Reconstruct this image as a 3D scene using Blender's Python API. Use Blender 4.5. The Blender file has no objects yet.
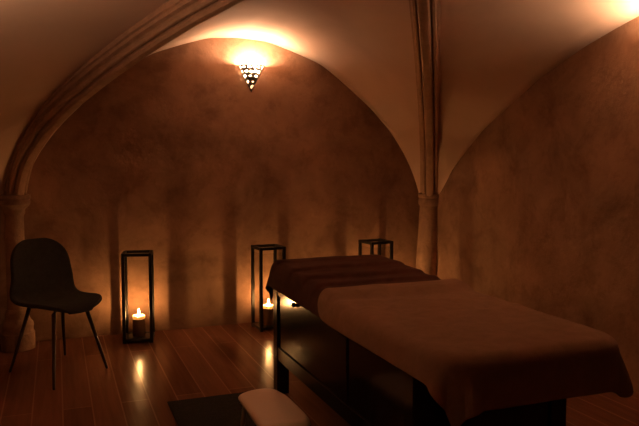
import bpy, bmesh, math, random
from mathutils import Vector, Matrix, noise
R = math.radians
random.seed(7)
SC = bpy.context.scene
COL = SC.collection

# ---------------------------------------------------------------- room numbers
XL, XR, YB, YF = -0.45, 3.24, 5.66, -0.60      # left, right, back and front wall planes
CX, CY = 1.405, 2.55                            # crown of the vault
HALF = 1.74

# ---------------------------------------------------------------- materials
def mat(name, base=(.5,.5,.5), rough=.6, metal=0., spec=.5):
    m = bpy.data.materials.new(name); m.use_nodes = True
    b = m.node_tree.nodes['Principled BSDF']
    b.inputs['Base Color'].default_value = (*base, 1)
    b.inputs['Roughness'].default_value = rough
    b.inputs['Metallic'].default_value = metal
    b.inputs['Specular IOR Level'].default_value = spec
    return m, m.node_tree, b

def node(nt, kind, **kw):
    n = nt.nodes.new(kind)
    for k, v in kw.items():
        if k in n.inputs: n.inputs[k].default_value = v
        else: setattr(n, k, v)
    return n

def ramp(nt, fac, stops):
    r = nt.nodes.new('ShaderNodeValToRGB')
    e = r.color_ramp.elements
    while len(e) < len(stops): e.new(.5)
    for k, (p, c) in enumerate(stops):
        e[k].position = p; e[k].color = (*c, 1)
    nt.links.new(fac, r.inputs[0])
    return r.outputs[0]

def mottled(name, stops, scale, rough, bump, bscale, detail=8, spec=.3, coarse=None, fine=False):
    m, nt, b = mat(name, rough=rough, spec=spec)
    tc = nt.nodes.new('ShaderNodeTexCoord')
    n = node(nt, 'ShaderNodeTexNoise', Scale=scale, Detail=detail, Roughness=.62, Distortion=.6)
    nt.links.new(tc.outputs['Object'], n.inputs['Vector'])
    col = ramp(nt, n.outputs['Fac'], stops)
    if coarse:
        n3 = node(nt, 'ShaderNodeTexNoise', Scale=coarse[0], Detail=4., Roughness=.55, Distortion=1.2)
        nt.links.new(tc.outputs['Object'], n3.inputs['Vector'])
        c3 = ramp(nt, n3.outputs['Fac'], [(.36, (coarse[1],)*3), (.62, (1,1,1))])
        mx = nt.nodes.new('ShaderNodeMix'); mx.data_type = 'RGBA'; mx.blend_type = 'MULTIPLY'
        mx.inputs[0].default_value = 1.
        nt.links.new(col, mx.inputs[6]); nt.links.new(c3, mx.inputs[7])
        col = mx.outputs[2]
    if fine:                                        # patchy flaking of old limewash
        n4 = node(nt, 'ShaderNodeTexNoise', Scale=5.5, Detail=12., Roughness=.72, Distortion=.3)
        nt.links.new(tc.outputs['Object'], n4.inputs['Vector'])
        c4 = ramp(nt, n4.outputs['Fac'], [(.38,(.80,.78,.76)),(.50,(1,1,1)),(.60,(1,1,1)),(.72,(1.2,1.2,1.2))])
        mx = nt.nodes.new('ShaderNodeMix'); mx.data_type = 'RGBA'; mx.blend_type = 'MULTIPLY'; mx.inputs[0].default_value = 1.
        nt.links.new(col, mx.inputs[6]); nt.links.new(c4, mx.inputs[7]); col = mx.outputs[2]
    nt.links.new(col, b.inputs['Base Color'])
    if bump:
        n2 = node(nt, 'ShaderNodeTexNoise', Scale=bscale, Detail=6., Roughness=.65)
        nt.links.new(tc.outputs['Object'], n2.inputs['Vector'])
        bp = node(nt, 'ShaderNodeBump', Strength=bump, Distance=.02)
        nt.links.new(n2.outputs['Fac'], bp.inputs['Height'])
        nt.links.new(bp.outputs['Normal'], b.inputs['Normal'])
    return m

M = {}
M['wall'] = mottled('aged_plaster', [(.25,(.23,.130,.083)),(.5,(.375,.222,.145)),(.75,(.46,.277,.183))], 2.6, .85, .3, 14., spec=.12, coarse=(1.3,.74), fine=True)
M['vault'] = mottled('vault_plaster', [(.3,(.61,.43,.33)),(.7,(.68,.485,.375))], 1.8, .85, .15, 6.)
M['stone'] = mottled('carved_stone', [(.25,(.36,.225,.15)),(.55,(.46,.29,.195)),(.8,(.54,.345,.235))], 14., .85, .35, 50.)
M['column'] = mottled('weathered_stone', [(.25,(.19,.115,.075)),(.55,(.34,.21,.14)),(.8,(.43,.27,.185))], 7., .85, .4, 40.)
M['fabric_tan'] = mottled('tan_fleece', [(.3,(.26,.155,.10)),(.7,(.335,.20,.13))], 14., .95, .35, 240., spec=.1)
M['fabric_dark'] = mottled('dark_fleece', [(.3,(.070,.029,.021)),(.7,(.11,.045,.033))], 10., .95, .35, 200., spec=.1)
M['pad'] = mottled('pad_leatherette', [(.3,(.05,.03,.022)),(.7,(.065,.04,.03))], 8., .5, .05, 80.)
M['chair'] = mottled('charcoal_upholstery', [(.3,(.030,.026,.025)),(.7,(.045,.040,.038))], 30., .9, .2, 260., spec=.15)
M['lacquer'] = mottled('black_brown_lacquer', [(.3,(.010,.006,.005)),(.7,(.018,.010,.007))], 3., .13, .006, 20., spec=.35)
M['iron'] = mottled('black_iron', [(.3,(.012,.011,.010)),(.7,(.022,.020,.018))], 20., .45, .05, 90., spec=.4)
M['mat'] = mottled('woven_black_mat', [(.3,(.018,.015,.014)),(.7,(.032,.027,.025))], 60., .95, .4, 300., spec=.1)
M['leg'] = mottled('dark_leg', [(.3,(.045,.022,.014)),(.7,(.07,.034,.02))], 14., .4, .03, 60.)
M['seat'] = mottled('pale_vinyl', [(.3,(.62,.50,.40)),(.7,(.68,.55,.44))], 6., .42, .03, 60.)
M['steel'], _, _ = mat('brushed_steel', (.45,.42,.4), .32, 1.)
M['bronze'] = mottled('dark_bronze', [(.3,(.03,.02,.012)),(.7,(.07,.045,.025))], 30., .45, .05, 90.)

def make_floor():
    m, nt, b = mat('oak_boards', rough=.3, spec=.05)
    tc = nt.nodes.new('ShaderNodeTexCoord')
    mp = node(nt, 'ShaderNodeMapping'); mp.inputs['Rotation'].default_value = (0,0,R(90))
    nt.links.new(tc.outputs['Object'], mp.inputs['Vector'])
    br = node(nt, 'ShaderNodeTexBrick', Scale=1., **{'Brick Width':1.7, 'Row Height':.158, 'Mortar Size':.0045, 'Mortar Smooth':.3})
    br.offset = .37
    br.inputs['Color1'].default_value = (.170,.071,.040,1)
    br.inputs['Color2'].default_value = (.222,.094,.053,1)
    br.inputs['Mortar'].default_value = (.31,.15,.088,1)  # seams paler than the boards: sheen on the bevels put into the colour
    nt.links.new(mp.outputs[0], br.inputs['Vector'])
    mp2 = node(nt, 'ShaderNodeMapping'); mp2.inputs['Scale'].default_value = (26,1.6,1)
    nt.links.new(tc.outputs['Object'], mp2.inputs['Vector'])
    n = node(nt, 'ShaderNodeTexNoise', Scale=1., Detail=6., Roughness=.6, Distortion=.4)
    nt.links.new(mp2.outputs[0], n.inputs['Vector'])
    g = ramp(nt, n.outputs['Fac'], [(.3,(.74,.74,.74)),(.7,(1,1,1))])
    mx = nt.nodes.new('ShaderNodeMix'); mx.data_type='RGBA'; mx.blend_type='MULTIPLY'; mx.inputs[0].default_value = 1
    nt.links.new(br.outputs['Color'], mx.inputs[6]); nt.links.new(g, mx.inputs[7])
    # a soft-edged darker oval along one board
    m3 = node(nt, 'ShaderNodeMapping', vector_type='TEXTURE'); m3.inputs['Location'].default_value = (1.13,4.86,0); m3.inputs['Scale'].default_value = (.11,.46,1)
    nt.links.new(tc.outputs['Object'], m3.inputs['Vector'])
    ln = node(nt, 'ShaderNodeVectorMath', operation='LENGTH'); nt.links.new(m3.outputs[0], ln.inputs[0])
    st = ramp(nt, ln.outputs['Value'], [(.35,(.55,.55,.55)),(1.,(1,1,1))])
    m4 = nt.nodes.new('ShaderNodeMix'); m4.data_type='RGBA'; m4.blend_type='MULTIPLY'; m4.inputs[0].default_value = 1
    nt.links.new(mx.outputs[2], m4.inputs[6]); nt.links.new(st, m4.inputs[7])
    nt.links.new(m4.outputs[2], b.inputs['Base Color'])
    rr = node(nt, 'ShaderNodeMapRange'); rr.inputs['To Min'].default_value=.18; rr.inputs['To Max'].default_value=.25
    nt.links.new(n.outputs['Fac'], rr.inputs['Value']); nt.links.new(rr.outputs[0], b.inputs['Roughness'])
    bp = node(nt, 'ShaderNodeBump', Strength=.12, Distance=.01)
    nt.links.new(n.outputs['Fac'], bp.inputs['Height']); nt.links.new(bp.outputs[0], b.inputs['Normal'])
    return m
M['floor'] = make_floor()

def make_glass():
    m = bpy.data.materials.new('clear_glass'); m.use_nodes = True; nt = m.node_tree; nt.nodes.clear()
    o = nt.nodes.new('ShaderNodeOutputMaterial')
    t = node(nt, 'ShaderNodeBsdfTransparent'); t.inputs[0].default_value = (.93,.93,.92,1)
    g = node(nt, 'ShaderNodeBsdfGlossy', Roughness=.03)
    lw = node(nt, 'ShaderNodeLayerWeight', Blend=.5)
    pw = node(nt, 'ShaderNodeMath', operation='POWER'); pw.inputs[1].default_value = 5.
    f = node(nt, 'ShaderNodeMath', operation='MULTIPLY_ADD'); f.inputs[1].default_value = .90; f.inputs[2].default_value = .03
    nt.links.new(lw.outputs['Facing'], pw.inputs[0]); nt.links.new(pw.outputs[0], f.inputs[0])
    x = nt.nodes.new('ShaderNodeMixShader')
    nt.links.new(f.outputs[0], x.inputs[0]); nt.links.new(t.outputs[0], x.inputs[1]); nt.links.new(g.outputs[0], x.inputs[2])
    nt.links.new(x.outputs[0], o.inputs[0])
    return m
M['glass'] = make_glass()

def make_translucent(name, col, fac):
    m = bpy.data.materials.new(name); m.use_nodes = True; nt = m.node_tree; nt.nodes.clear()
    o = nt.nodes.new('ShaderNodeOutputMaterial')
    d = node(nt, 'ShaderNodeBsdfDiffuse'); d.inputs[0].default_value = (*col,1)
    t = node(nt, 'ShaderNodeBsdfTranslucent'); t.inputs[0].default_value = (*col,1)
    x = nt.nodes.new('ShaderNodeMixShader'); x.inputs[0].default_value = fac
    nt.links.new(d.outputs[0], x.inputs[1]); nt.links.new(t.outputs[0], x.inputs[2]); nt.links.new(x.outputs[0], o.inputs[0])
    return m
M['wax'] = make_translucent('amber_wax', (.26,.15,.09), .2)
M['melt'] = make_translucent('melted_wax', (.9,.76,.55), .3)
M['frost'] = make_translucent('frosted_glass', (.62,.56,.46), .5)

def emit(name, col, s):
    m = bpy.data.materials.new(name); m.use_nodes = True; nt = m.node_tree; nt.nodes.clear()
    o = nt.nodes.new('ShaderNodeOutputMaterial'); e = node(nt, 'ShaderNodeEmission', Strength=s)
    e.inputs[0].default_value = (*col,1); nt.links.new(e.outputs[0], o.inputs[0])
    return m
M['bulb'] = emit('lit_bulb', (1,.62,.36), 300.)
M['bulb_dim'] = emit('lit_bulb_side', (1,.62,.36), 380.)
M['flame'] = emit('candle_flame', (1,.47,.15), 215.)

# ---------------------------------------------------------------- helpers
def obj(name, bm, material, parent=None, smooth=False, bevel=0., loc=None):
    me = bpy.data.meshes.new(name)
    bmesh.ops.recalc_face_normals(bm, faces=bm.faces)
    bm.to_mesh(me); bm.free()
    me.materials.append(material)
    if smooth:
        for p in me.polygons: p.use_smooth = True
    o = bpy.data.objects.new(name, me); COL.objects.link(o)
    if parent: o.parent = parent
    if loc: o.location = loc
    if bevel:
        bv = o.modifiers.new('soft_edges', 'BEVEL'); bv.width = bevel; bv.segments = 2; bv.limit_method = 'ANGLE'
    return o

def tag(o, label, cat=None, group=None, kind=None):
    o['label'] = label
    if cat: o['category'] = cat
    if group: o['group'] = group
    if kind: o['kind'] = kind
    return o

def empty(name, loc, rz=0.):
    o = bpy.data.objects.new(name, None); COL.objects.link(o)
    o.location = loc; o.rotation_euler = (0,0,rz); o.empty_display_size = .1
    return o

def copy_tree(o, parent=None):
    c = o.copy(); COL.objects.link(c)
    if parent: c.parent = parent
    for ch in list(o.children): copy_tree(ch, c)
    return c

def box(bm, x0, x1, y0, y1, z0, z1):
    v = [bm.verts.new(p) for p in ((x0,y0,z0),(x1,y0,z0),(x1,y1,z0),(x0,y1,z0),(x0,y0,z1),(x1,y0,z1),(x1,y1,z1),(x0,y1,z1))]
    for f in ((3,2,1,0),(4,5,6,7),(0,1,5,4),(1,2,6,5),(2,3,7,6),(3,0,4,7)): bm.faces.new([v[i] for i in f])

def boxes(*bs):
    bm = bmesh.new()
    for b in bs: box(bm, *b)
    return bm

def lathe(bm, prof, n=32, cx=0., cy=0., cap=True, lean=(0,0)):
    rings = []
    for r, z in prof:
        rings.append([bm.verts.new((cx+lean[0]*z+r*math.cos(2*math.pi*k/n), cy+lean[1]*z+r*math.sin(2*math.pi*k/n), z)) for k in range(n)])
    for a, b in zip(rings, rings[1:]):
        for k in range(n): bm.faces.new((a[k], a[(k+1)%n], b[(k+1)%n], b[k]))
    if cap:
        bm.faces.new(rings[0][::-1]); bm.faces.new(rings[-1])

def tube(bm, pts, rad, n=12):
    pts = [Vector(p) for p in pts]
    if not isinstance(rad, (list, tuple)): rad = [rad]*len(pts)
    rings = []; prev = None
    for i, p in enumerate(pts):
        d = (pts[min(i+1,len(pts)-1)]-pts[max(i-1,0)]).normalized()
        a = prev if prev else (Vector((1,0,0)) if abs(d.x) < .9 else Vector((0,1,0)))
        a = (a-d*a.dot(d)).normalized(); prev = a; b = d.cross(a)
        rings.append([bm.verts.new(p+(a*math.cos(2*math.pi*k/n)+b*math.sin(2*math.pi*k/n))*rad[i]) for k in range(n)])
    for r0, r1 in zip(rings, rings[1:]):
        for k in range(n): bm.faces.new((r0[k], r0[(k+1)%n], r1[(k+1)%n], r1[k]))
    bm.faces.new(rings[0][::-1]); bm.faces.new(rings[-1])

def interp(tab, x):
    if x <= tab[0][0]: return tab[0][1]
    for (a, fa), (b, fb) in zip(tab, tab[1:]):
        if x <= b: return fa+(fb-fa)*(x-a)/(b-a)
    return tab[-1][1]

def smooth_tab(tab, n=160, passes=60):
    """resample a table densely and soften its corners"""
    x0, x1 = tab[0][0], tab[-1][0]
    xs = [x0+(x1-x0)*i/n for i in range(n+1)]
    ys = [interp(tab, x) for x in xs]
    for _ in range(passes):
        ys = [ys[0]]+[(ys[i-1]+2*ys[i]+ys[i+1])/4 for i in range(1, n)]+[ys[-1]]
    return list(zip(xs, ys))

# ---------------------------------------------------------------- the setting
def struct(name, bm, m, label, **k):
    o = obj(name, bm, m, **k); tag(o, label, kind='structure'); return o

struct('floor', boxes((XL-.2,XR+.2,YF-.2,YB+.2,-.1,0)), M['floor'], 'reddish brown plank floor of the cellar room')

def wall(name, axis, pos, thick, a0, a1, label):
    """a plaster wall with a slightly uneven face, closed at the back"""
    bm = bmesh.new(); n, m = 60, 40; grid = []
    for j in range(m+1):
        row = []
        for i in range(n+1):
            a = a0+(a1-a0)*i/n; z = -.05+2.85*j/m
            off = .010*noise.noise(Vector((a*1.3, z*1.3, pos)))+.004*noise.noise(Vector((a*5, z*5, pos+3)))
            off *= (1 if thick > 0 else -1)
            row.append(bm.verts.new((a, pos+off, z) if axis == 'y' else (pos+off, a, z)))
        grid.append(row)
    for j in range(m):
        for i in range(n): bm.faces.new((grid[j][i], grid[j][i+1], grid[j+1][i+1], grid[j+1][i]))
    rim = [grid[0][i] for i in range(n+1)]+[grid[j][n] for j in range(1,m+1)]+[grid[m][i] for i in range(n-1,-1,-1)]+[grid[j][0] for j in range(m-1,0,-1)]
    bk = []
    for v in rim:
        c = v.co.copy()
        if axis == 'y': c.y = pos+thick
        else: c.x = pos+thick
        bk.append(bm.verts.new(c))
    for i in range(len(rim)): bm.faces.new((rim[i], bk[i], bk[(i+1)%len(rim)], rim[(i+1)%len(rim)]))
    bm.faces.new(bk)
    return struct(name, bm, M['wall'], label, smooth=True)
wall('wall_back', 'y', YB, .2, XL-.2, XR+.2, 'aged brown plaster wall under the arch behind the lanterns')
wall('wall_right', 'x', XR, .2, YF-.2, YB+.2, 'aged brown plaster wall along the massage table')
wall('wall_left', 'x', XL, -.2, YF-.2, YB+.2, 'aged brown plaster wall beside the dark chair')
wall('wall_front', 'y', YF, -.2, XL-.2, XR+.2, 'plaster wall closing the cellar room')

# vault: rib centre line (distance from the corner -> height), wall arches (distance from the arch's middle -> height)
RIB = smooth_tab([(0,1.09),(.05,1.24),(.12,1.37),(.2,1.46),(.45,1.64),(.8,1.81),(1.2,1.96),(1.6,2.09),(2.0,2.20),(2.5,2.31),(3.0,2.375),(3.45,2.40)], 200, 12)
ARCH_BACK = smooth_tab([(0,2.412),(.25,2.398),(.485,2.325),(.73,2.235),(.9,2.115),(1.1,1.955),(1.2,1.875),(1.41,1.66),(1.57,1.44),(1.68,1.21),(1.74,1.0)], 160, 25)
ARCH_SIDE = smooth_tab([(0,2.33),(.3,2.315),(.62,2.25),(1.02,2.145),(1.5,1.985),(2.22,1.62),(2.62,1.34),(2.77,1.15),(2.86,1.0)], 160, 25)
CORN = {'bl':(-.295,5.50), 'br':(3.20,5.51), 'fl':(-.295,-.42), 'fr':(3.20,-.42)}
LMAX = 3.45
def rib_frame(c, t):
    P = Vector((*CORN[c], 0)); D = Vector((CX, CY, 0))-P; L = D.length; D.normalize()
    s = t*L; k = LMAX/L
    z = interp(RIB, s*k); e = .012
    dz = (interp(RIB, min(s*k+e, LMAX))-interp(RIB, max(s*k-e, 0)))/((min(s*k+e, LMAX)-max(s*k-e, 0))/k)
    T = (D+Vector((0,0,dz))).normalized(); S = Vector((D.y, -D.x, 0)); N = S.cross(T).normalized()
    if N.z < 0 or (abs(N.z) < 1e-6): N = -N
    return P+D*s+Vector((0,0,z)), T, S, N

def sector(ca, cb, arch_fn, name, label):
    bm = bmesh.new(); n, m = 96, 10; rows = []
    for i in range(n+1):
        w = -1+2*i/n; t = 1-abs(w); t = t**1.35
        w = math.copysign(1-t, w)
        p, T, S, N = rib_frame(ca if w < 0 else cb, t)
        if t >= .999: N = Vector((0,0,1))
        a = arch_fn(w); b = p+N*.055
        row = []
        for j in range(m+1):
            f = j/m; q = a.lerp(b, f)
            q.z += .05*math.sin(math.pi*f)*t            # slight doming of the web
            row.append(bm.verts.new(q))
        rows.append(row)
    for r0, r1 in zip(rows, rows[1:]):
        for j in range(m): bm.faces.new((r0[j], r0[j+1], r1[j+1], r1[j]))
    bmesh.ops.recalc_face_normals(bm, faces=bm.faces)
    o = struct(name, bm, M['vault'], label, smooth=True)
    up = sum(p.normal.z for p in o.data.polygons)
    sd = o.modifiers.new('thickness', 'SOLIDIFY'); sd.thickness = .06; sd.offset = 1 if up > 0 else -1
    return o
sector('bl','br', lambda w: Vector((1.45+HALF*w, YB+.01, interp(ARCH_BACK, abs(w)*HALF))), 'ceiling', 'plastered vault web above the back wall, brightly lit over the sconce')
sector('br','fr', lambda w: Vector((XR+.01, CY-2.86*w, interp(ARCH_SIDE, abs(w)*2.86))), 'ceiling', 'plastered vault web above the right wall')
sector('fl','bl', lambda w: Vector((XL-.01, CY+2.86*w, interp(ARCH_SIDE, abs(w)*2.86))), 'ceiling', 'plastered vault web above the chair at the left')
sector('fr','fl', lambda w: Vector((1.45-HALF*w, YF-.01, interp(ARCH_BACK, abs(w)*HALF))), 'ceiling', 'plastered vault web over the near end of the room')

PROF = [(-.105,.10),(-.105,.035),(-.088,.028),(-.088,.004),(-.060,-.004),(-.080,-.024),(-.084,-.042),(-.074,-.058),(-.056,-.062),(-.046,-.030),(-.036,-.050),
        (-.042,-.078),(-.030,-.098),(0,-.106)]
PROF = PROF+[(-a,b) for a, b in PROF[-2::-1]]
def rib(c, n_, label):
    bm = bmesh.new(); rings = []; n = 90
    for i in range(n+1):
        t = (i/n)**1.5; p, T, S, N = rib_frame(c, t)
        rings.append([bm.verts.new(p+S*a*.84+N*(b*.84)) for a, b in PROF])
    k = len(PROF)
    for r0, r1 in zip(rings, rings[1:]):
        for j in range(k): bm.faces.new((r0[j], r0[(j+1)%k], r1[(j+1)%k], r1[j]))
    bm.faces.new(rings[0]); bm.faces.new(rings[-1][::-1])
    o = struct('trim_%d'%n_, bm, M['stone'], label, smooth=True)
    es = o.modifiers.new('crisp', 'EDGE_SPLIT'); es.split_angle = R(38)
    return o
rib('bl', 1, 'moulded stone rib sweeping up from the left column across the vault')
rib('br', 2, 'moulded stone rib rising from the right corner column')
rib('fl', 3, 'moulded stone rib at the near left of the room')
rib('fr', 4, 'moulded stone rib at the near right of the room')

def column(c, r, prof, label, lean=(0,0)):
    e = empty('column', (*c, 0)); tag(e, label, 'column', kind='structure')
    for nm, pr in prof:
        bm = bmesh.new(); lathe(bm, pr, 40, lean=lean)
        o = obj(nm, bm, M['column'], e, smooth=True)
        es = o.modifiers.new('crisp', 'EDGE_SPLIT'); es.split_angle = R(35)
    return e
column((-.295,5.50), .065, [
    ('base', [(.118,0),(.118,.12),(.110,.13),(.108,.155),(.112,.175),(.108,.195),(.092,.215),(.082,.24),(.085,.262),(.082,.28),(.072,.30)]),
    ('shaft', [(.069,.30),(.067,.6),(.065,1.03)]),
    ('capital', [(.070,1.0),(.076,1.012),(.074,1.03),(.080,1.045),(.10,1.062),(.112,1.075),(.115,1.10),(.110,1.112),(.118,1.118),(.118,1.145),(.10,1.15)])],
    'slim round stone column with a moulded capital behind the dark chair')
column((3.168,5.53), .095, [
    ('base', [(.13,0),(.13,.12),(.115,.14),(.12,.17),(.102,.2)]),
    ('shaft', [(.102,.2),(.100,.5),(.095,.99)]),
    ('capital', [(.095,.98),(.103,.985),(.110,1.0),(.110,1.04),(.104,1.05),(.116,1.065),(.116,1.09),(.10,1.10)])],
    'round stone column in the far corner beyond the massage table', lean=(.05,0))

# ---------------------------------------------------------------- wall sconce: pierced half cone of dark metal over frosted glass
def make_sconce():
    root = empty('wall_sconce', (0,0,0))
    H, RR = .222, .108                            # tip at z 0, mouth at z H; wall is y = 0, lamp stands out to -y
    def cone(a, z, off=0.):                       # a in [0,1] across the half turn
        r = (z/H)*RR+off; an = math.pi*a
        return Vector((-r*math.cos(an), -r*math.sin(an)*.95-.002, z))
    bm = bmesh.new()
    rows = [(.0,.30,1),(.30,.50,3),(.50,.67,4),(.67,.83,6),(.83,1.0,7)]
    rnd = random.Random(3)
    for z0, z1, cnt in rows:
        for k in range(cnt):
            a0, a1 = k/cnt, (k+1)/cnt
            nn = 16; outer = []; inner = []
            hr = rnd.uniform(.19,.36); cu, cv = .5+rnd.uniform(-.11,.11), .5+rnd.uniform(-.11,.11)
            if cnt == 1: hr = .22; cv = .70
            for q in range(nn):
                an = 2*math.pi*q/nn; cx, cy = math.cos(an), math.sin(an); mx = max(abs(cx), abs(cy))
                u, v = .5+.5*cx/mx, .5+.5*cy/mx
                outer.append(bm.verts.new(cone(a0+(a1-a0)*u, H*(z0+(z1-z0)*v)+.0005)))
                wob = 1+.18*math.sin(2*an+k)
                inner.append(bm.verts.new(cone(a0+(a1-a0)*(cu+hr*wob*cx), H*(z0+(z1-z0)*(cv+hr*wob*cy)))))
            for q in range(nn): bm.faces.new((outer[q], outer[(q+1)%nn], inner[(q+1)%nn], inner[q]))
    bmesh.ops.remove_doubles(bm, verts=bm.verts, dist=.0004)
    sh = obj('pierced_shade', bm, M['bronze'], root)
    sd = sh.modifiers.new('thickness', 'SOLIDIFY'); sd.thickness = .0025; sd.offset = 0
    bm = bmesh.new(); g = []
    for j in range(9):
        z = H*(.06+.93*j/8); g.append([bm.verts.new(cone(i/20, z, -.004)) for i in range(21)])
    for r0, r1 in zip(g, g[1:]):
        for i in range(20): bm.faces.new((r0[i], r0[i+1], r1[i+1], r1[i]))
    obj('glass_liner', bm, M['frost'], root, smooth=True)
    bm = bmesh.new()
    vs = [bm.verts.new(p) for p in ((-.104,-.001,H),(.104,-.001,H),(0,-.001,.002),(-.104,.006,H),(.104,.006,H),(0,.006,.002))]
    for f in ((0,1,2),(5,4,3),(0,3,4,1),(1,4,5,2),(2,5,3,0)): bm.faces.new([vs[i] for i in f])
    obj('back_plate', bm, M['bronze'], root)
    bm = bmesh.new(); lathe(bm, [(.012,.12),(.014,.13),(.014,.172)], 16, 0, -.055)
    obj('lamp_holder', bm, M['bronze'], root, smooth=True)
    bm = bmesh.new(); bmesh.ops.create_uvsphere(bm, u_segments=20, v_segments=12, radius=.024, matrix=Matrix.Translation((0,-.055,.200)) @ Matrix.Diagonal((1,1,1.3,1)))
    obj('bulb', bm, M['bulb'], root, smooth=True)
    return root
s1 = make_sconce(); s1.location = (1.553, YB-.012, 1.965)
tag(s1, 'pierced metal cone sconce glowing on the back wall under the arch', 'wall lamp', 'pierced cone sconces')
s2 = copy_tree(s1); s2.location = (XR-.012, 2.84, 1.90); s2.rotation_euler = (0,0,R(-90))
tag(s2, 'pierced metal cone sconce on the right wall above the massage table', 'wall lamp', 'pierced cone sconces')
s3 = copy_tree(s1); s3.location = (XL+.012, 2.75, 1.66); s3.rotation_euler = (0,0,R(90))
tag(s3, 'pierced metal cone sconce on the left wall', 'wall lamp', 'pierced cone sconces')
for ch in s2.children:
    if ch.name.startswith('bulb'):
        ch.data = ch.data.copy(); ch.data.materials[0] = M['bulb_dim']

# ---------------------------------------------------------------- lanterns and candles
def make_lantern():
    root = empty('lantern', (0,0,0)); w, h, t = .113, .69, .012
    bm = bmesh.new()
    for sx in (-1,1):
        for sy in (-1,1):
            x, y = sx*(w-t), sy*(w-t); box(bm, x-t, x+t, y-t, y+t, 0, h)
    for z0, z1 in ((h-.022,h),(.012,.034)):
        for s in (-1,1):
            c = s*(w-t); box(bm, -w+2*t, w-2*t, c-t, c+t, z0, z1); box(bm, c-t, c+t, -w+2*t, w-2*t, z0, z1)
    obj('frame', bm, M['iron'], root, bevel=.0015)
    obj('base_plate', boxes((-w+2*t,w-2*t,-w+2*t,w-2*t,.014,.030)), M['iron'], root)
    e = w-t
    obj('glass_pane', boxes((-w+2*t,w-2*t,-e-.0015,-e+.0015,.034,h-.05)), M['glass'], root)
    for s in (-1,1):
        obj('glass_pane', boxes((s*e-.0015,s*e+.0015,-w+2*t,w-2*t,.034,h-.05)), M['glass'], root)
    return root
def make_candle():
    root = empty('pillar_candle', (0,0,0))
    bm = bmesh.new()
    lathe(bm, [(.046,0),(.048,.004),(.048,.138)], 32)
    obj('wax_body', bm, M['wax'], root, smooth=True)
    bm = bmesh.new(); lathe(bm, [(.048,.138),(.048,.156),(.046,.163),(.043,.163),(.038,.150),(.030,.138),(.004,.135)], 32)
    obj('melted_top', bm, M['melt'], root, smooth=True)
    bm = bmesh.new(); tube(bm, [(0,0,.134),(.001,0,.142),(.002,.001,.149)], .0015, 8)
    obj('wick', bm, M['iron'], root)
    bm = bmesh.new()
    lathe(bm, [(.001,.143),(.006,.148),(.0088,.156),(.0093,.163),(.0078,.174),(.005,.188),(.0024,.202),(.0004,.214)], 16)
    obj('flame', bm, M['flame'], root, smooth=True)
    return root
LAN = [((.574,5.43), R(-11), 'black lantern with a lit candle on the floor between the chair and the massage table'),
       ((1.628,5.43), R(4), 'black lantern with a lit candle partly hidden by the corner of the massage table'),
       ((2.63,5.46), R(6), 'black lantern of which only the top shows above the dark blanket')]
CAN = ['lit pillar candle in the lantern standing beside the chair',
       'lit pillar candle in the lantern at the corner of the massage table',
       'pillar candle in the lantern hidden behind the massage table']
lp = make_lantern(); cp = make_candle()
for i, ((x, y), a, lab) in enumerate(LAN):
    o = lp if i == 0 else copy_tree(lp)
    o.location = (x, y, 0); o.rotation_euler = (0,0,a); tag(o, lab, 'lantern', 'black frame candle lanterns')
    c = cp if i == 0 else copy_tree(cp)
    c.location = (x, y, .030); c.rotation_euler = (0,0,a*3); tag(c, CAN[i], 'candle', 'pillar candles in the lanterns')

# ---------------------------------------------------------------- massage table
BX0, BX1, BY0, BY1, TOP = 1.195, 1.935, 1.90, 4.02, .735
tb = empty('massage_table', ((BX0+BX1)/2, (BY0+BY1)/2, 0))
tag(tb, 'dark wooden massage table with panelled sides under two blankets', 'massage table')
def tpart(name, bm, m, bevel=.003, smooth=False):
    bmesh.ops.translate(bm, verts=bm.verts, vec=-Vector(tb.location))
    return obj(name, bm, m, tb, bevel=bevel, smooth=smooth)
def rounded_slab(x0, x1, y0, y1, z0, z1, r, e):
    bm = bmesh.new(); rings = []
    prof = [(-e,z0),(0,z0+e),(0,z1-e),(-e*.3,z1-e*.3),(-e,z1)]
    for off, z in prof:
        ring = []
        for (cx, cy, a0) in ((x1-r,y1-r,0),(x0+r,y1-r,90),(x0+r,y0+r,180),(x1-r,y0+r,270)):
            for k in range(7):
                a = R(a0+90*k/6); ring.append(bm.verts.new((cx+(r+off)*math.cos(a), cy+(r+off)*math.sin(a), z)))
        rings.append(ring)
    n = len(rings[0])
    for a, b in zip(rings, rings[1:]):
        for k in range(n): bm.faces.new((a[k], a[(k+1)%n], b[(k+1)%n], b[k]))
    bm.faces.new(rings[0][::-1]); bm.faces.new(rings[-1])
    return bm
tpart('mattress', rounded_slab(BX0,BX1,BY0,BY1,.655,TOP,.125,.04), M['pad'], 0, True)
tpart('table_top', boxes((1.215,1.905,2.05,3.94,.635,.655)), M['lacquer'])
PX0, PX1, PY0, PY1 = 1.20, 1.905, 2.17, 3.905
for x0, x1 in ((PX0,PX0+.075),(PX1-.075,PX1)):
    for y0, y1 in ((PY1-.075,PY1),(PY0,PY0+.075)):
        tpart('leg', boxes((x0,x1,y0,y1,0,.635)), M['lacquer'])
for x, s in ((PX0,1),(PX1,-1)):
    a, b = sorted((x+s*.012, x+s*.03))
    tpart('side_panel', boxes((a,b,PY0+.075,PY1-.075,.29,.60)), M['lacquer'], 0)
    a, b = sorted((x+s*.004, x+s*.04))
    tpart('bottom_rail', boxes((a,b,PY0+.075,PY1-.075,.21,.29)), M['lacquer'])
    tpart('top_rail', boxes((a,b,PY0+.075,PY1-.075,.60,.635)), M['lacquer'])
    tpart('middle_post', boxes((a,b,2.80,2.91,.29,.60)), M['lacquer'])
for y, s in ((PY1,-1),(PY0,1)):
    a, b = sorted((y+s*.012, y+s*.03))
    tpart('end_panel', boxes((PX0+.075,PX1-.075,a,b,.21,.635)), M['lacquer'], 0)

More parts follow.
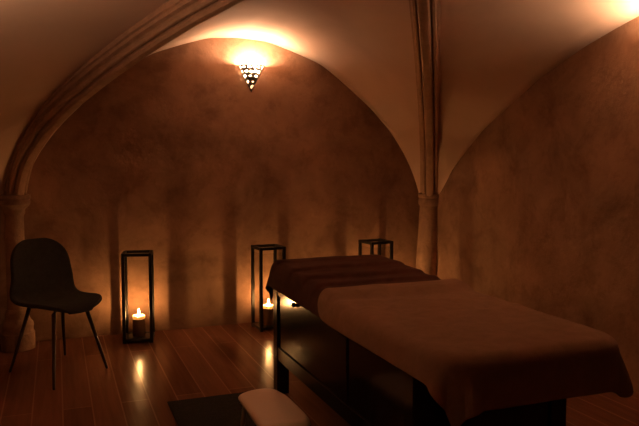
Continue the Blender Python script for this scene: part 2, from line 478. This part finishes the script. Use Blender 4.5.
bm = bmesh.new(); bmesh.ops.create_uvsphere(bm, u_segments=16, v_segments=10, radius=.014, matrix=Matrix.Translation((1.192,3.50,.611)))
tube(bm, [(1.194,3.50,.611),(1.212,3.50,.611)], .008)
tpart('knob', bm, M['iron'], 0, True)

# ---------------------------------------------------------------- blankets draped over it
def drape(name, x0, x1, y0, y1, cx0, cx1, cy0, cy1, z, hang, m, thick, nx, ny, wrinkle, seed, rc=.0, folds=None, flare=.10, corners=((-1,1),(1,1))):
    """cloth rectangle cx/cy over a slab x/y; what passes the slab's edge bends over it and hangs down"""
    bm = bmesh.new(); g = []
    r = .045; ins = .13
    X0, X1, Y0, Y1 = x0+ins, x1-ins, y0+ins, y1-ins
    for j in range(ny+1):
        row = []
        for i in range(nx+1):
            u, v = i/nx, j/ny
            p, q = cx0+(cx1-cx0)*u, cy0+(cy1-cy0)*v
            if rc:                                  # rounded corners of the cloth itself
                for sx, ex in ((-1, cx0+rc), (1, cx1-rc)):
                    for sy, ey in ((-1, cy0+rc), (1, cy1-rc)):
                        if (sx, sy) in corners and (p-ex)*sx > 0 and (q-ey)*sy > 0:
                            dx, dy = (p-ex)/rc, (q-ey)/rc; mxx = max(abs(dx), abs(dy)); l = math.hypot(dx, dy)
                            if l > 1e-6: p, q = ex+dx*mxx/l*rc, ey+dy*mxx/l*rc
            ip, iq = min(max(p, X0), X1), min(max(q, Y0), Y1)
            ex, ey = p-ip, q-iq; d = math.hypot(ex, ey)
            n3 = Vector((p*3.1+seed, q*3.1, seed))
            wz = wrinkle*(noise.noise(n3)+.5*noise.noise(n3*2.7)+.28*noise.noise(Vector((p*5+seed, q*17, 2))))
            if folds: wz += folds(p, q)
            if d < 1e-6: row.append(bm.verts.new((p, q, z+wz))); continue
            nx_, ny_ = ex/d, ey/d
            flat = ins-r+.004
            if d < flat: ho, dz = d, 0.
            elif d < flat+r*math.pi/2:
                a = (d-flat)/r; ho, dz = flat+r*math.sin(a), r*(1-math.cos(a))
            else:
                e = d-flat-r*math.pi/2; ho, dz = flat+r+e*flare, r+e*.99
                ang = math.atan2(ny_, nx_); ripple = math.sin(7*ang+1.3)*abs(math.sin(2*ang))*.9
                along = p if abs(ny_) > abs(nx_) else q
                ho += min(e,.12)*max(-.01, .30*ripple+.05*noise.noise(Vector((along*9, seed, 4))))
            f = max(0., 1-d/(flat+r*1.6)); f2 = min(1., dz/.03)
            wz *= (1-f2*.8)
            row.append(bm.verts.new((ip+nx_*ho, iq+ny_*ho, z-dz+wz)))
        g.append(row)
    for r0, r1 in zip(g, g[1:]):
        for i in range(nx): bm.faces.new((r0[i], r0[i+1], r1[i+1], r1[i]))
    o = obj(name, bm, m, smooth=True)
    nz = sum(p.normal.z*p.area for p in o.data.polygons)
    sd = o.modifiers.new('thickness', 'SOLIDIFY'); sd.thickness = thick; sd.offset = 1 if nz > 0 else -1
    ss = o.modifiers.new('soften', 'SUBSURF'); ss.levels = 1; ss.render_levels = 1
    return o
def dark_base(p, q):
    t = min(1., max(0., (q-3.0)/.85)); e = min(1., max(0., (4.03-q)/.07))
    return .012+.032*t*t*(3-2*t)*(.55+.45*e)
def dark_folds(p, q):
    w = .012*noise.noise(Vector((p*4, q*2, 9))); z = dark_base(p, q)
    for c, h, s in ((3.86,.007,.09),(3.60,.016,.10),(3.37,.019,.10),(3.20,.016,.07)):
        k = q+w-c-.04*(p-1.58); k2 = k/s
        z += h*math.exp(-k2*k2) if k > 0 else h*math.exp(-(k/.016)**2)
    ed = min(1., max(0., (1.95-p)/.12))
    return dark_base(p, q)+(z-dark_base(p, q))*(.25+.75*ed)
dk = drape('dark_blanket', BX0-.006,BX1+.006,BY0,BY1, BX0-.10,BX1+.10, 2.965,BY1+.12, TOP+.008, 0, M['fabric_dark'], .007, 90, 190, .005, 3.3, folds=dark_folds)
tag(dk, 'folded dark brown blanket across the far end of the massage table', 'blanket')
def tan_rise(p, q):
    z = .004*math.exp(-((q-2.75+.25*(p-1.6))/.03)**2)+.005*math.exp(-((q-2.45-.2*(p-1.6))/.035)**2)
    z += .005*math.exp(-((q-2.95-.35*(p-1.7))/.022)**2)*min(1,max(0,(p-1.5)/.2))
    t = min(1., max(0., (q-2.865)/.09)); return z+.032*t*t*(3-2*t)
tn = drape('tan_blanket', BX0-.026,BX1+.014,BY0-.008,9., BX0-.115,BX1+.10, BY0-.165,3.05, TOP+.008, 0, M['fabric_tan'], .010, 90, 130, .005, 8.1, rc=.10, folds=tan_rise, flare=.14, corners=((-1,1),(1,1),(1,-1)))
tag(tn, 'tan fleece blanket spread over the near part of the massage table', 'blanket')

# ---------------------------------------------------------------- chair
CH = Vector((-.01, 4.80, 0)); FW = Vector((.50,-.865,0)).normalized()
ch = empty('dining_chair', CH, math.atan2(FW.x, -FW.y))     # local -y is the way the chair faces
tag(ch, 'dark upholstered shell chair on slim legs in the left corner by the column', 'chair')
def shell():
    bm = bmesh.new(); n, m = 44, 20
    prof = [(.268,.428),(.262,.446),(.24,.458),(.19,.462),(.10,.458),(0,.450),(-.09,.448),(-.155,.462),(-.195,.505),(-.215,.57),(-.232,.66),(-.25,.75),(-.262,.82),(-.270,.868)]
    L = len(prof)-1
    def cr(tab, t):
        x = t*L; i = min(int(x), L-1); f = x-i
        g = lambda k: tab[min(max(k,0),L)]
        a, b, c, d = g(i-1), g(i), g(i+1), g(i+2)
        return .5*(2*b+(c-a)*f+(2*a-5*b+4*c-d)*f*f+(3*b-a-3*c+d)*f**3)
    def half(f, z):
        if z > .66:
            k = min(1, (z-.66)/.212); return .213*max(1e-3, 1-k**2.7)**(1/2.4)
        if z > .47: return .238-(z-.47)*.13
        if f > .02:
            k = min(1, (f-.02)/.252); return .238*max(1e-3, 1-k**3.2)**(1/2.6)
        return .238
    rows = []
    for j in range(n+1):
        t = .5-.5*math.cos(math.pi*j/n); t = .5*t+.5*j/n
        f = cr([p[0] for p in prof], t); z = cr([p[1] for p in prof], t); w = max(half(f, z), .03)
        back = min(1., max(0., (z-.46)/.16)); seat = 1-back
        row = []
        for i in range(m+1):
            s = -1+2*i/m; s = math.copysign(abs(s)**.9, s); c = s*s*(w/.238)**2
            row.append(bm.verts.new((w*s, -(f+.06*c*back), z+.034*c*seat)))
        rows.append(row)
    for r0, r1 in zip(rows, rows[1:]):
        for i in range(m): bm.faces.new((r0[i], r0[i+1], r1[i+1], r1[i]))
    return bm
sh = obj('seat_shell', shell(), M['chair'], ch, smooth=True)
sd = sh.modifiers.new('thickness','SOLIDIFY'); sd.thickness = .026; sd.offset = 0
ss = sh.modifiers.new('soften','SUBSURF'); ss.levels = 1; ss.render_levels = 1
inv = Matrix.Rotation(-ch.rotation_euler.z, 3, 'Z')
tops = []
for fx, fy in ((-.047,4.401),(.287,4.749),(-.319,4.888),(.026,5.181)):
    foot = inv @ (Vector((fx,fy,0))-CH)
    top = Vector((foot.x*.58, foot.y*.55, .432)); tops.append(top)
    bm = bmesh.new(); tube(bm, [foot, foot.lerp(top,.03), top], [.008,.009,.014], 14)
    obj('leg', bm, M['leg'], ch, smooth=True)
bm = bmesh.new()
tube(bm, [tops[0],tops[3]], .009); tube(bm, [tops[1],tops[2]], .009)
obj('seat_support', bm, M['iron'], ch, smooth=True)

# ---------------------------------------------------------------- stool and mat
st = empty('stool', (.878, 2.86, .008)); tag(st, 'low stool with a pale rounded seat on the black mat beside the massage table', 'stool')
def stool_seat():
    bm = bmesh.new(); n, m = 24, 36; a, b = .118, .235; rows = []
    for j in range(m+1):
        row = []
        for i in range(n+1):
            s, t = -1+2*i/n, -1+2*j/m
            s2 = math.copysign(abs(s)**.85, s)
            pw = 16. if s < 0 else 4.5
            k = (abs(s)**pw+abs(t)**pw)**(1/pw); mx = max(abs(s), abs(t)); q = mx/k if k > 0 else 1
            x, y = a*s*q, b*t*q+ (.022*(1-s*s) if t > 0 else -.022*(1-s*s))*abs(t)**3
            x *= 1-.04*t
            d = mx; z = .292+.014*(1-s*s)-.020*max(0,(d-.86)/.14)**2
            row.append(bm.verts.new((x, y, z)))
        rows.append(row)
    for r0, r1 in zip(rows, rows[1:]):
        for i in range(n): bm.faces.new((r0[i], r0[i+1], r1[i+1], r1[i]))
    return bm
o = obj('seat', stool_seat(), M['seat'], st, smooth=True)
sd = o.modifiers.new('thickness','SOLIDIFY'); sd.thickness = .022; sd.offset = -1 if sum(p.normal.z for p in o.data.polygons) > 0 else 1
ss = o.modifiers.new('soften','SUBSURF'); ss.levels = 1; ss.render_levels = 1
for sx in (-1,1):
    for sy in (-1,1):
        bm = bmesh.new(); tube(bm, [(sx*.105,sy*.185,0),(sx*.098,sy*.175,.15),(sx*.085,sy*.16,.282)], .011, 14)
        obj('leg', bm, M['steel'], st, smooth=True)
mt = obj('floor_mat', boxes((.565,1.09,2.30,3.93,0.0005,.008)), M['mat'], bevel=.003)
tag(mt, 'thin black rectangular mat on the plank floor under the stool', 'mat')

# ---------------------------------------------------------------- camera, world, exposure
w = bpy.data.worlds.new('world'); SC.world = w; w.use_nodes = True
w.node_tree.nodes['Background'].inputs[0].default_value = (0,0,0,1)
w.node_tree.nodes['Background'].inputs[1].default_value = 0.
cam = bpy.data.cameras.new('camera'); co = bpy.data.objects.new('camera', cam); COL.objects.link(co)
cam.sensor_width = 36; cam.lens = 686/639*36; cam.clip_start = .02
co.location = (0,0,1.4); co.rotation_euler = (R(90)-math.atan(53/686), 0, R(-21))
SC.camera = co
vs = SC.view_settings
vs.view_transform = 'Standard'; vs.look = 'None'; vs.gamma = 1; vs.use_curve_mapping = False
vs.exposure = 2.33
cy = SC.cycles
cy.use_denoising = True; cy.max_bounces = 10; cy.diffuse_bounces = 6; cy.glossy_bounces = 5; cy.transparent_max_bounces = 16
cy.sample_clamp_indirect = 4.; cy.caustics_reflective = False; cy.caustics_refractive = False
